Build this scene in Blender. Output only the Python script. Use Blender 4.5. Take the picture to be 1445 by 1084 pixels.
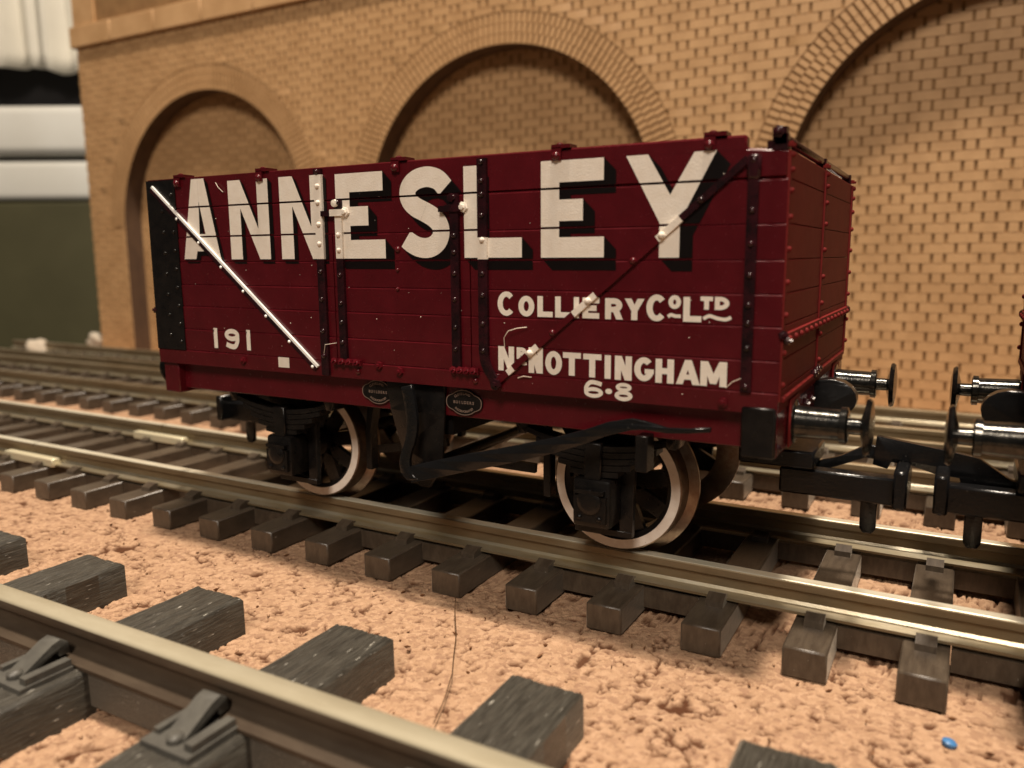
# Model railway coal wagon on cork-laid track in front of a laser-cut brick arch wall.  1 unit = 1 mm.
import bpy, bmesh, math, random
import numpy as np
from mathutils import Vector, Matrix
from mathutils.geometry import tessellate_polygon
R = math.radians
PI = math.pi
random.seed(7)
for o in list(bpy.data.objects): bpy.data.objects.remove(o)
SC = bpy.context.scene
COL = SC.collection
SC.unit_settings.scale_length = 0.001

# ---------------------------------------------------------------- camera
ROT = np.array([[0.8735, 0.4868, -0.0066], [0.0709, -0.1407, -0.9875], [-0.4816, 0.8621, -0.1574]])
r_, d_, f_ = Vector(ROT[0]), Vector(ROT[1]), Vector(ROT[2])
f_.normalize(); r_ = (r_ - f_*r_.dot(f_)).normalized(); u_ = r_.cross(f_)
CAMP = Vector((44.3228, -76.2665, 26.882))
cam = bpy.data.cameras.new('camera'); cam_o = bpy.data.objects.new('camera', cam); COL.objects.link(cam_o)
cam_o.matrix_world = Matrix(((r_.x, u_.x, -f_.x, CAMP.x), (r_.y, u_.y, -f_.y, CAMP.y), (r_.z, u_.z, -f_.z, CAMP.z), (0, 0, 0, 1)))
cam.sensor_width = 36; cam.sensor_fit = 'HORIZONTAL'; cam.lens = 1135.94/1445*36
cam.clip_start = 1; cam.clip_end = 6000
cam.dof.use_dof = True; cam.dof.focus_distance = 75; cam.dof.aperture_fstop = 0.040; cam.dof.aperture_blades = 0
SC.camera = cam_o
SC.render.resolution_x = 1024; SC.render.resolution_y = 768

# ---------------------------------------------------------------- world and lamps
W = bpy.data.worlds.new('World'); SC.world = W; W.use_nodes = True
bg = W.node_tree.nodes['Background']; bg.inputs[0].default_value = (0.95, 0.84, 0.72, 1); bg.inputs[1].default_value = 0.045
def area(name, loc, target, size, power, color, sy=None):
    l = bpy.data.lights.new(name, 'AREA'); l.energy = power; l.color = color; l.shape = 'RECTANGLE'; l.size = size; l.size_y = sy or size
    o = bpy.data.objects.new(name, l); COL.objects.link(o); o.location = loc
    o.rotation_euler = (Vector(target) - Vector(loc)).to_track_quat('-Z', 'Y').to_euler(); return o
WARM = (1.0, 0.86, 0.70)
area('ceiling_lamp', (58, -36, 620), (10, 0, 0), 56, 6.1e6, WARM)
area('room_lamp', (150, -490, 480), (0, 0, 20), 170, 2.9e6, (1.0, 0.87, 0.73))
SC.view_settings.view_transform = 'Standard'; SC.view_settings.look = 'None'; SC.view_settings.gamma = 1; SC.view_settings.exposure = 0.14
SC.render.engine = 'CYCLES'
SC.cycles.max_bounces = 8

# ---------------------------------------------------------------- materials
def mat(name, col, rough=.5, metal=0, var=None, vscale=.5, stretch=(1, 1, 1), bump=0, bscale=4, spec=.5, fleck=None, fscale=3, famt=.66, coat=0, rvar=0, rand=False):
    m = bpy.data.materials.new(name); m.use_nodes = True; nt = m.node_tree; N = nt.nodes; L = nt.links
    b = N['Principled BSDF']; b.inputs['Roughness'].default_value = rough; b.inputs['Metallic'].default_value = metal
    b.inputs['Base Color'].default_value = (*col, 1); b.inputs['Specular IOR Level'].default_value = spec
    b.inputs['Coat Weight'].default_value = coat; b.inputs['Coat Roughness'].default_value = .25
    tc = N.new('ShaderNodeTexCoord'); mp = N.new('ShaderNodeMapping'); mp.inputs['Scale'].default_value = stretch
    L.new(tc.outputs['Object'], mp.inputs['Vector'])
    if rand:
        oi = N.new('ShaderNodeObjectInfo'); ml = N.new('ShaderNodeMath'); ml.operation = 'MULTIPLY'; ml.inputs[1].default_value = 97
        cb = N.new('ShaderNodeCombineXYZ'); L.new(oi.outputs['Random'], ml.inputs[0])
        for k in range(3): L.new(ml.outputs[0], cb.inputs[k])
        L.new(cb.outputs[0], mp.inputs['Location'])
    vec = mp.outputs['Vector']; cur = None
    def noise(scale, det=4):
        n = N.new('ShaderNodeTexNoise'); n.inputs['Scale'].default_value = scale; n.inputs['Detail'].default_value = det; n.inputs['Roughness'].default_value = .6
        L.new(vec, n.inputs['Vector']); return n.outputs['Fac']
    if var:
        rp = N.new('ShaderNodeValToRGB'); rp.color_ramp.elements[0].color = (*col, 1); rp.color_ramp.elements[1].color = (*var, 1)
        rp.color_ramp.elements[0].position = .35; rp.color_ramp.elements[1].position = .68
        L.new(noise(vscale), rp.inputs['Fac']); cur = rp.outputs['Color']
    if fleck:
        rp = N.new('ShaderNodeValToRGB'); rp.color_ramp.elements[0].position = famt; rp.color_ramp.elements[1].position = famt + .05
        L.new(noise(fscale, 2), rp.inputs['Fac']); mx = N.new('ShaderNodeMix'); mx.data_type = 'RGBA'
        mx.inputs[7].default_value = (*fleck, 1); L.new(rp.outputs['Color'], mx.inputs[0])
        if cur: L.new(cur, mx.inputs[6])
        else: mx.inputs[6].default_value = (*col, 1)
        cur = mx.outputs[2]
    if cur: L.new(cur, b.inputs['Base Color'])
    if rvar:
        ma = N.new('ShaderNodeMapRange'); ma.inputs['To Min'].default_value = max(.05, rough - rvar); ma.inputs['To Max'].default_value = rough + rvar
        L.new(noise(1.7), ma.inputs['Value']); L.new(ma.outputs[0], b.inputs['Roughness'])
    if bump:
        bp = N.new('ShaderNodeBump'); bp.inputs['Strength'].default_value = min(1, bump); bp.inputs['Distance'].default_value = .12
        L.new(noise(bscale), bp.inputs['Height']); L.new(bp.outputs['Normal'], b.inputs['Normal'])
    return m
M = {}
M['red'] = mat('maroon_paint', (.072, .0040, .0070), .25, var=(.092, .0055, .0095), vscale=.35, bump=.10, bscale=5, rvar=.08, spec=.42, fleck=(.28, .10, .08), fscale=2.6, famt=.765)
M['redend'] = mat('maroon_paint_end_lit', (.135, .013, .013), .58, var=(.16, .017, .015), vscale=.4, bump=.12, bscale=5, rvar=.05, spec=.10)  # maroon lightened for the ends: light reflected off the wall put into the colour
M['white'] = mat('cream_lettering', (.78, .70, .60), .55, var=(.83, .76, .67), vscale=1.2, bump=.3, bscale=7, fleck=(.52, .45, .37), fscale=6, famt=.72)
M['whitebar'] = mat('white_bar_paint', (.92, .91, .88), .22, bump=.1, bscale=6)
M['shade'] = mat('black_letter_shade', (.005, .003, .003), .34, bump=.1, bscale=6, spec=.3)
M['iron'] = mat('black_ironwork', (.010, .004, .005), .22, var=(.034, .006, .009), vscale=.8, bump=.15, bscale=5, rvar=.08, spec=.4)
M['black'] = mat('black_underframe', (.005, .0045, .0045), .30, var=(.011, .009, .008), vscale=1, bump=.2, bscale=5, rvar=.1, spec=.28)
M['gloss'] = mat('oiled_black_metal', (.035, .036, .035), .16, metal=.9, var=(.09, .085, .075), vscale=1.4, bump=.12, bscale=4, rvar=.06)
M['coupler'] = mat('coupler_plastic', (.006, .006, .0065), .24, bump=.2, bscale=4, rvar=.08, spec=.4, fleck=(.10, .09, .08), fscale=4, famt=.745)
M['tyre'] = mat('white_tyre_paint', (.80, .74, .67), .42, var=(.70, .62, .54), vscale=1.1, bump=.15, bscale=6, fleck=(.2, .13, .09), fscale=3, famt=.72)
M['platemark'] = mat('plate_enamel', (.20, .14, .11), .5)
M['tread'] = mat('steel_tread', (.26, .20, .15), .34, metal=.8, var=(.16, .10, .07), vscale=.9)
M['rail'] = mat('nickel_silver_rail_lit_top', (.80, .76, .62), .42, metal=.55, var=(.66, .60, .46), vscale=.6, stretch=(.25, 1, 1), bump=.10, bscale=6, rvar=.1, fleck=(.22, .15, .07), fscale=2, famt=.71)  # pale diffuse tone paints in the overhead lamp's reflection on the rail top
M['raillit'] = mat('lit_rail_head', (.44, .395, .29), .42, metal=.25, var=(.36, .315, .22), vscale=.5, stretch=(.25, 1, 1), bump=.12, bscale=5)  # paler head: blurred reflection of ceiling and wall put into the colour
M['railside'] = mat('dirty_rail_web', (.050, .034, .022), .55, metal=.2, var=(.085, .062, .042), vscale=.4, stretch=(.3, 1, 1), bump=.2, bscale=4, spec=.3)
M['joiner'] = mat('rail_joiner_metal', (.66, .60, .42), .4, metal=.3, bump=.1, bscale=4)
M['railback'] = mat('tarnished_rail', (.50, .43, .30), .36, metal=.9, var=(.38, .31, .2), vscale=.5, stretch=(.25, 1, 1), bump=.1, bscale=5)
M['railfoot'] = mat('rail_foot', (.60, .54, .41), .32, metal=.8, var=(.44, .36, .22), vscale=.6, stretch=(.25, 1, 1), bump=.1, bscale=6)
M['railflank'] = mat('rail_flank', (.23, .18, .11), .5, metal=.5, var=(.16, .115, .06), vscale=.5, stretch=(.25, 1, 1), bump=.12, bscale=5, fleck=(.14, .09, .04), fscale=2, famt=.71)
M['sleeper'] = mat('brown_plastic_sleeper', (.044, .031, .021), .36, var=(.078, .058, .040), vscale=.7, stretch=(3, .5, 1), bump=.25, bscale=3, rvar=.08, spec=.55, fleck=(.30, .27, .23), fscale=2.2, famt=.745, rand=True)
M['sleeperbig'] = mat('weathered_black_sleeper', (.024, .021, .0165), .36, var=(.070, .064, .052), vscale=1.1, stretch=(6, .45, 5), bump=1, bscale=1.3, rvar=.12, spec=.5, fleck=(.60, .57, .50), fscale=1.25, famt=.695, rand=True)
M['chairbig'] = mat('grey_plastic_chair', (.07, .066, .058), .42, var=(.10, .095, .082), vscale=.6, bump=.3, bscale=2, rvar=.1, rand=True)
M['mdf'] = mat('laser_cut_board', (.42, .245, .11), .66, var=(.53, .325, .16), vscale=.09, bump=.2, bscale=3)
M['brick'] = mat('brick_face_board', (.40, .232, .104), .6, var=(.49, .295, .14), vscale=.16, bump=.35, bscale=3, fleck=(.33, .185, .08), fscale=1.4, famt=.73)
M['burnt'] = mat('laser_burnt_joint', (.20, .105, .038), .8, var=(.27, .15, .058), vscale=.25)
M['edge'] = mat('laser_burnt_edge', (.055, .028, .014), .75, var=(.085, .045, .022), vscale=.4, stretch=(1, 1, .3))
M['curtain'] = mat('pale_cloth', (.66, .63, .55), .8, var=(.72, .69, .60), vscale=.03, bump=.2, bscale=1)
M['greycloth'] = mat('grey_cloth', (.22, .21, .21), .85, bump=.2, bscale=1)
M['unit'] = mat('white_laminate', (.72, .72, .68), .35, var=(.66, .65, .6), vscale=.02)
M['olive'] = mat('olive_board', (.060, .055, .024), .6, var=(.072, .066, .030), vscale=.03, bump=.1, bscale=1)
M['dark'] = mat('dark_gap', (.010, .009, .010), .8, bump=.2, bscale=.5)
M['hair'] = mat('dark_hair', (.07, .035, .015), .4)
M['fibre'] = mat('pale_fibre', (.70, .60, .50), .5)
M['blue'] = mat('blue_speck_plastic', (.05, .17, .38), .4)
M['rubble'] = mat('plaster_crumb', (.50, .44, .36), .85, var=(.40, .33, .25), vscale=.2, bump=.4, bscale=.6)
M['floor'] = mat('room_floor', (.05, .04, .03), .7, var=(.06, .05, .04), vscale=.01)

for k_, w_ in (('sleeper', .22), ('sleeperbig', .25), ('railflank', .15)):
    b_ = M[k_].node_tree.nodes['Principled BSDF']; b_.inputs['Sheen Weight'].default_value = w_; b_.inputs['Sheen Roughness'].default_value = .35; b_.inputs['Sheen Tint'].default_value = (1, .88, .72, 1)
def cork_material():
    m = bpy.data.materials.new('cork_sheet'); m.use_nodes = True; nt = m.node_tree; N = nt.nodes; L = nt.links
    b = N['Principled BSDF']; b.inputs['Roughness'].default_value = .8; b.inputs['Specular IOR Level'].default_value = .25
    tc = N.new('ShaderNodeTexCoord'); n0 = N.new('ShaderNodeTexNoise'); n0.inputs['Scale'].default_value = 1.1; n0.inputs['Detail'].default_value = 3
    L.new(tc.outputs['Object'], n0.inputs['Vector'])
    mx = N.new('ShaderNodeVectorMath'); mx.operation = 'MULTIPLY_ADD'; mx.inputs[1].default_value = (.9, .9, .9)
    L.new(n0.outputs['Color'], mx.inputs[0]); L.new(tc.outputs['Object'], mx.inputs[2])
    v = N.new('ShaderNodeTexVoronoi'); v.inputs['Scale'].default_value = 2.4; L.new(mx.outputs[0], v.inputs['Vector'])
    sp = N.new('ShaderNodeSeparateColor'); L.new(v.outputs['Color'], sp.inputs[0])
    rp = N.new('ShaderNodeValToRGB'); e = rp.color_ramp.elements
    e[0].position = 0; e[0].color = (.325, .19, .118, 1); e[1].position = 1; e[1].color = (.49, .31, .195, 1)
    x = e.new(.45); x.color = (.42, .257, .155, 1); L.new(sp.outputs[0], rp.inputs['Fac'])
    n1 = N.new('ShaderNodeTexNoise'); n1.inputs['Scale'].default_value = 1.9; n1.inputs['Detail'].default_value = 6; n1.inputs['Roughness'].default_value = .7; L.new(tc.outputs['Object'], n1.inputs['Vector'])
    r2 = N.new('ShaderNodeValToRGB'); r2.color_ramp.elements[0].position = .64; r2.color_ramp.elements[1].position = .70; L.new(n1.outputs['Fac'], r2.inputs['Fac'])
    mi = N.new('ShaderNodeMix'); mi.data_type = 'RGBA'; mi.inputs[7].default_value = (.085, .03, .011, 1)
    at = N.new('ShaderNodeAttribute'); at.attribute_name = 'crack'; mm = N.new('ShaderNodeMath'); mm.operation = 'MAXIMUM'; m2 = N.new('ShaderNodeMath'); m2.operation = 'MULTIPLY'; m2.inputs[1].default_value = .75
    L.new(r2.outputs['Color'], m2.inputs[0]); L.new(at.outputs['Fac'], mm.inputs[0]); L.new(m2.outputs[0], mm.inputs[1]); L.new(mm.outputs[0], mi.inputs[0]); L.new(rp.outputs['Color'], mi.inputs[6])
    n2 = N.new('ShaderNodeTexNoise'); n2.inputs['Scale'].default_value = 7; n2.inputs['Detail'].default_value = 6; L.new(tc.outputs['Object'], n2.inputs['Vector'])
    bp = N.new('ShaderNodeBump'); bp.inputs['Strength'].default_value = .9; bp.inputs['Distance'].default_value = .2; L.new(n2.outputs['Fac'], bp.inputs['Height'])
    L.new(bp.outputs['Normal'], b.inputs['Normal']); L.new(mi.outputs[2], b.inputs['Base Color']); return m
M['cork'] = cork_material()

# ---------------------------------------------------------------- mesh helpers
class MB:
    def __init__(s): s.v = []; s.f = []; s.m = []
    def add(s, vs, fs, mi=0):
        n = len(s.v); s.v += [tuple(v) for v in vs]
        for f in fs: s.f.append([n + i for i in f]); s.m.append(mi)
        return s
    def box(s, x0, x1, y0, y1, z0, z1, mi=0):
        return s.add([(x0, y0, z0), (x1, y0, z0), (x1, y1, z0), (x0, y1, z0), (x0, y0, z1), (x1, y0, z1), (x1, y1, z1), (x0, y1, z1)],
                     [(0, 3, 2, 1), (4, 5, 6, 7), (0, 1, 5, 4), (1, 2, 6, 5), (2, 3, 7, 6), (3, 0, 4, 7)], mi)
    def bar(s, p, q, w, t, mi=0, up=(0, -1, 0)):       # a flat bar from p to q: w across, t along up
        p, q, u = Vector(p), Vector(q), Vector(up); d = (q - p).normalized(); a = d.cross(u).normalized()*w/2; b = u.normalized()*t
        vs = [p - a, p + a, p + a + b, p - a + b, q - a, q + a, q + a + b, q - a + b]
        return s.add(vs, [(0, 1, 2, 3), (7, 6, 5, 4), (0, 4, 5, 1), (1, 5, 6, 2), (2, 6, 7, 3), (3, 7, 4, 0)], mi)
    def prism(s, poly, y0, y1, mi=0, axis='y'):        # outline in XZ (or YZ with axis x, XY with axis z), extruded
        n = len(poly)
        def P(a, b, c): return (a, c, b) if axis == 'y' else ((c, a, b) if axis == 'x' else (a, b, c))
        vs = [P(a, b, y0) for a, b in poly] + [P(a, b, y1) for a, b in poly]
        fs = [(i, (i + 1) % n, n + (i + 1) % n, n + i) for i in range(n)]
        s.add(vs, fs, mi); k = len(s.v) - 2*n
        tri = tessellate_polygon([[Vector((a, b, 0)) for a, b in poly]])
        for t in tri:
            s.f.append([k + i for i in t]); s.m.append(mi); s.f.append([k + n + i for i in reversed(t)]); s.m.append(mi)
        return s
    def lathe(s, prof, o, ax, n=24, mi=0, mis=None):   # prof: (distance along axis, radius)
        o = Vector(o); ax = Vector(ax).normalized(); a = ax.orthogonal().normalized(); b = ax.cross(a); k0 = len(s.v)
        for d, r in prof:
            for i in range(n):
                t = 2*PI*i/n; s.v.append(tuple(o + ax*d + (a*math.cos(t) + b*math.sin(t))*r))
        for j in range(len(prof) - 1):
            for i in range(n):
                s.f.append([k0 + j*n + i, k0 + j*n + (i + 1) % n, k0 + (j + 1)*n + (i + 1) % n, k0 + (j + 1)*n + i]); s.m.append(mis[j] if mis else mi)
        for j in (0, len(prof) - 1):
            if prof[j][1] > 1e-4: s.f.append([k0 + j*n + i for i in range(n)]); s.m.append((mis[min(j, len(prof) - 2)] if mis else mi))
        return s
    def tube(s, pts, r, n=6, mi=0):
        pts = [Vector(p) for p in pts]; k0 = len(s.v); N = len(pts)
        for j, p in enumerate(pts):
            d = (pts[min(j + 1, N - 1)] - pts[max(j - 1, 0)]).normalized(); a = d.orthogonal().normalized() if abs(d.z) > .99 else d.cross(Vector((0, 0, 1))).normalized(); b = d.cross(a)
            rr = r[j] if isinstance(r, (list, tuple)) else r
            for i in range(n): s.v.append(tuple(p + (a*math.cos(2*PI*i/n) + b*math.sin(2*PI*i/n))*rr))
        for j in range(N - 1):
            for i in range(n): s.f.append([k0 + j*n + i, k0 + j*n + (i + 1) % n, k0 + (j + 1)*n + (i + 1) % n, k0 + (j + 1)*n + i]); s.m.append(mi)
        s.f.append([k0 + i for i in range(n)]); s.m.append(mi); s.f.append([k0 + (N - 1)*n + i for i in range(n)]); s.m.append(mi)
        return s
    def rivet(s, p, nrm, r=.2, h=.16, mi=0, n=8): return s.lathe([(-.02, r), (h*.5, r*.92), (h*.85, r*.6), (h, .001)], p, nrm, n, mi)
    def nut(s, p, nrm, r=.3, h=.22, mi=0): return s.lathe([(-.02, r), (h, r), (h*1.05, r*.5), (h*1.7, r*.45), (h*1.75, .001)], p, nrm, 6, mi)
    def build(s, name, mats, parent=None, bevel=0, seg=1, loc=None, fix=True):
        me = bpy.data.meshes.new(name); me.from_pydata(s.v, [], s.f)
        for m in (mats if isinstance(mats, (list, tuple)) else [mats]): me.materials.append(M[m] if isinstance(m, str) else m)
        me.polygons.foreach_set('material_index', s.m)
        if fix or bevel:
            bm = bmesh.new(); bm.from_mesh(me); bmesh.ops.recalc_face_normals(bm, faces=bm.faces)
            if bevel: bmesh.ops.bevel(bm, geom=bm.edges[:], offset=bevel, segments=seg, profile=.5, affect='EDGES', clamp_overlap=True)
            bm.to_mesh(me); bm.free()
        me.shade_smooth(); me.set_sharp_from_angle(angle=R(38))
        o = bpy.data.objects.new(name, me); COL.objects.link(o)
        if parent: o.parent = parent
        if loc: o.location = loc
        return o
def thing(name, label, cat, loc=(0, 0, 0), group=None):
    o = bpy.data.objects.new(name, None); COL.objects.link(o); o.location = loc; o.empty_display_size = 1
    o['label'] = label; o['category'] = cat
    if group: o['group'] = group
    return o
def tag(o, label, cat, group=None):
    o['label'] = label; o['category'] = cat
    if group: o['group'] = group
    return o
def share(name, me, parent, loc=(0, 0, 0), rz=0):
    o = bpy.data.objects.new(name, me); COL.objects.link(o); o.parent = parent; o.location = loc; o.rotation_euler.z = rz; return o

GZ = -5.3      # cork surface
# ---------------------------------------------------------------- cork ground
def vhash(ix, iy, k):
    h = np.sin(ix*127.1 + iy*311.7 + k*74.7)*43758.5453; return h - np.floor(h)
def vnoise(x, y, k):
    ix, iy = np.floor(x), np.floor(y); fx, fy = x - ix, y - iy; fx = fx*fx*(3 - 2*fx); fy = fy*fy*(3 - 2*fy)
    return (vhash(ix, iy, k)*(1 - fx) + vhash(ix + 1, iy, k)*fx)*(1 - fy) + (vhash(ix, iy + 1, k)*(1 - fx) + vhash(ix + 1, iy + 1, k)*fx)*fy
def worley(x, y, k):
    ix, iy = np.floor(x), np.floor(y); d1 = np.full(x.shape, 9.); d2 = d1.copy(); cid = np.zeros(x.shape); tilt = np.zeros(x.shape)
    for dx in (-1, 0, 1):
        for dy in (-1, 0, 1):
            cx, cy = ix + dx, iy + dy; px = cx + vhash(cx, cy, k); py = cy + vhash(cx, cy, k + 1)
            d = np.hypot(x - px, y - py); t = (x - px)*(vhash(cx, cy, k + 2) - .5) + (y - py)*(vhash(cx, cy, k + 3) - .5)
            c = vhash(cx, cy, k + 4); near = d < d1
            d2 = np.where(near, d1, np.minimum(d2, d)); cid = np.where(near, c, cid); tilt = np.where(near, t, tilt); d1 = np.where(near, d, d1)
    return d1, d2 - d1, cid, tilt
def build_ground():
    xs = np.concatenate([np.arange(-238, -70, 2.2), np.arange(-70, -42, .5), np.arange(-42, 56, .15), np.arange(56, 80, .6), np.arange(80, 171, 3)])
    ys = np.concatenate([np.arange(-110, -62, 2.), np.arange(-62, -12, .15), np.arange(-12, 40, .9), np.arange(40, 137, 2.4)])
    X, Y = np.meshgrid(xs, ys)
    wx = X + .7*(vnoise(X*1.3, Y*1.3, 1) - .5) + .35*(vnoise(X*3.1, Y*3.1, 4) - .5); wy = Y + .7*(vnoise(X*1.3, Y*1.3, 2) - .5) + .35*(vnoise(X*3.1, Y*3.1, 5) - .5)
    a1, e1, c1, t1 = worley(wx*.5, wy*.5, 11); a2, e2, c2, t2 = worley(wx*1.3, wy*1.3, 31)
    def crack(fr, k, w, lo): # thin curved splits between granules
        n = vnoise(wx*fr, wy*fr*1.25, k); m_ = vnoise(X*fr*.8 + 3, Y*fr*.8, k + 1); return np.clip(2.2*(1 - np.abs(n - .5)/w), 0, 1)*np.clip((m_ - lo)/.05, 0, 1)
    h = .05*(c1 - .5) + .08*t1 + .08*(c2 - .5) + .17*t2 + .22*(vnoise(X*.11, Y*.11, 7) - .5)
    h = .42*h + .09*(vnoise(wx*2.4, wy*2.4, 3) - .5) + .10*(vnoise(X*5.1, Y*5.1, 6) - .5)
    ck = np.maximum(crack(.5, 41, .06, .64), .95*crack(1.15, 45, .11, .66)); ck = np.maximum(ck, .7*crack(2.3, 48, .17, .72))
    pit = vnoise(X*1.05 + 9, Y*1.35 + 5, 21)*vnoise(X*2.4, Y*2.4, 22); ck = np.maximum(ck, np.clip((pit - .66)/.08, 0, 1))
    h -= .28*ck
    Z = GZ - .08 + h
    nx, ny = len(xs), len(ys); V = np.stack([X, Y, Z], -1).reshape(-1, 3)
    I = np.arange(nx*ny).reshape(ny, nx); F = np.stack([I[:-1, :-1], I[:-1, 1:], I[1:, 1:], I[1:, :-1]], -1).reshape(-1, 4)
    me = bpy.data.meshes.new('ground'); me.vertices.add(len(V)); me.vertices.foreach_set('co', V.ravel().astype('f'))
    me.loops.add(F.size); me.loops.foreach_set('vertex_index', F.ravel().astype('i')); me.polygons.add(len(F)); me.polygons.foreach_set('loop_start', np.arange(0, F.size, 4, dtype='i'))
    me.update(); me.validate(); me.shade_smooth(); me.materials.append(M['cork'])
    at = me.attributes.new('crack', 'FLOAT', 'POINT'); at.data.foreach_set('value', ck.ravel().astype('f'))
    o = bpy.data.objects.new('ground', me); COL.objects.link(o); o['kind'] = 'structure'
    b = MB().box(-238, 168, -110, 134, GZ - 12, GZ - 1.2).build('baseboard', 'olive'); b['kind'] = 'structure'
build_ground()
fl = MB().box(-2500, 2500, -2500, 2500, -720, -700).build('room_floor', 'floor'); fl['kind'] = 'structure'

# ---------------------------------------------------------------- tracks
def rail_profile(yc, zb, zt, head, foot, web=.35, ht=.32, ft=.32):
    H = zt - zb; hh, ff, w = head/2, foot/2, web/2; c = .12*head
    return [(yc - ff, zb), (yc + ff, zb), (yc + ff, zb + H*.09), (yc + w*1.6, zb + H*.2), (yc + w, zb + H*.3), (yc + w, zt - H*.36), (yc + hh, zt - H*.28), (yc + hh, zt - c),
            (yc + hh - c*.35, zt - c*.35), (yc + hh - c, zt), (yc - hh + c, zt), (yc - hh + c*.35, zt - c*.35), (yc - hh, zt - c), (yc - hh, zt - H*.28), (yc - w, zt - H*.36), (yc - w, zb + H*.3), (yc - w*1.6, zb + H*.2), (yc - ff, zb + H*.09)]
def noisy_box(x0, x1, y0, y1, z0, z1, bev, name, mt, parent, chamfer=0):
    return MB().box(x0, x1, y0, y1, z0, z1).build(name, mt, parent, bevel=bev)
def small_track(label, yc, x_from, x_to, zt=0., rails='rail', group=None, joints=(), rail_ys=None, half=15.5, web_side=True):
    t = thing('track', label, 'model track', (0, yc, 0), group)
    ys = rail_ys or (-8.9, 8.9)
    for ry in ys:
        cuts = [x_from] + [j for (j, jy) in joints if jy == ry] + [x_to]
        for a, b in zip(cuts, cuts[1:]):
            rl = MB().prism(rail_profile(ry, -2.55, zt, 1.25, 2.5, .5), a + .12, b - .12, axis='x').build('rail', [rails, 'railflank', 'railfoot'], t); rl.data.shade_flat()
            for p in rl.data.polygons: p.material_index = 1 if p.normal.z < .5 else (0 if p.center.z > -.5 else 2)  # upward head and foot faces get brighter colours, painting in the reflected light
    for (jx, jy) in joints:
        m = MB()
        for sg in (-1, 1): m.box(jx - 6, jx + 6, *sorted((jy + sg*.3, jy + sg*1.65)), -2.68, -1.5)
        m.build('rail_joiner', 'joiner', t, bevel=.1)
    sl = cl = None; k0 = math.ceil((x_from - 2.9)/8.2); k1 = math.floor((x_to - 2.9)/8.2)
    wb = None
    for k in range(k0, k1 + 1):
        x = 2.9 + 8.2*k
        if sl is None:
            s = MB().box(-1.65, 1.65, -half, half, GZ, -2.85).build('sleeper', 'sleeper', t, bevel=.14); sl = s.data; s.location = (x, 0, 0)
            cl = []
            for ry in ys:
                for sg in (-1, 1):
                    y0 = ry + sg*.95; m = MB()
                    m.prism([(y0, -2.1), (y0, -2.9), (ry + sg*2.55, -2.9), (ry + sg*2.45, -2.35), (ry + sg*1.45, -1.95)] if sg > 0 else [(y0, -2.9), (y0, -2.1), (ry + sg*1.45, -1.95), (ry + sg*2.45, -2.35), (ry + sg*2.55, -2.9)], -.75, .75, axis='x'); cl.append(m.build('chair', 'sleeper', s).data)
        else:
            s = share('sleeper', sl, t, (x + random.uniform(-.12, .12), random.uniform(-.12, .12), random.uniform(-.05, .03)), random.uniform(-.006, .006)); [share('chair', c_, s) for c_ in cl]
        if k < k1:
            for ry in ys:
                if (k % 3) or ry > 0:
                    if wb is None: q_ = MB().box(1.6, 6.6, -1.1, 1.1, GZ + .5, -2.95).build('sleeper_web', 'sleeper', t, loc=(x, ry, 0)); wb = q_.data
                    else: share('sleeper_web', wb, t, (x, ry, 0))
    return t
small_track('track of brown sleepers and bright rails carrying the lettered maroon wagon', 0, -222, 150, joints=((-73.9, -8.9), (-68.5, 8.9)), group='small gauge tracks')
small_track('small sleepered track directly behind the wagon, nearer of the two before the brick arches', 43, -226, 150, rails='railback', group='small gauge tracks', half=15)
small_track('small sleepered track laid right against the foot of the brick arches', 74, -234, 150, rails='railback', group='small gauge tracks', half=15.3, rail_ys=(-13, 4))
def grain_sleeper(seed):
    xs = np.concatenate([[-2.8, -2.74, -2.62], np.linspace(-2.45, 2.45, 46), [2.62, 2.74, 2.8]]); ys = np.concatenate([np.linspace(-47, -6, 40), np.linspace(-5.6, 12.6, 150), [12.8, 12.95, 13.06, 13.1]])
    X, Y = np.meshgrid(xs, ys); k = seed*13
    h = .17*vnoise(X*2.3 + .5*vnoise(Y*.25, Y*0, k), Y*.13, k + 1) + .12*vnoise(X*5.2, Y*.33, k + 2) + .05*vnoise(X*8.5, Y*1.3, k + 3)
    ed = np.minimum(np.minimum(X + 2.8, 2.8 - X), np.minimum(Y + 47, 13.1 - Y)); h -= .34*np.clip(1 - ed/.42, 0, 1)**2
    sx = 1 + .012*(vnoise(Y*.5, Y*0 + 3, k + 5) - .5)
    V = np.stack([X*sx, Y + .05*(vnoise(X*.8, X*0, k + 6) - .5)*(Y > 12), -2.13 + h], -1).reshape(-1, 3).tolist(); nx, ny = len(xs), len(ys); I = np.arange(nx*ny).reshape(ny, nx)
    F = [list(map(int, (I[j, i], I[j, i + 1], I[j + 1, i + 1], I[j + 1, i]))) for j in range(ny - 1) for i in range(nx - 1)]
    rim = list(I[0, :]) + list(I[1:, -1]) + list(I[-1, -2::-1]) + list(I[-2:0:-1, 0]); n = len(rim); b0 = len(V)
    for i in rim: V.append([V[i][0]*1.015, V[i][1], GZ - .2])
    for i in range(n): F.append([int(rim[i]), b0 + i, b0 + (i + 1) % n, int(rim[(i + 1) % n])])
    me = bpy.data.meshes.new('sleeper'); me.from_pydata(V, [], F); me.materials.append(M['sleeperbig']); me.shade_smooth(); me.set_sharp_from_angle(angle=R(50)); return me
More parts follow.
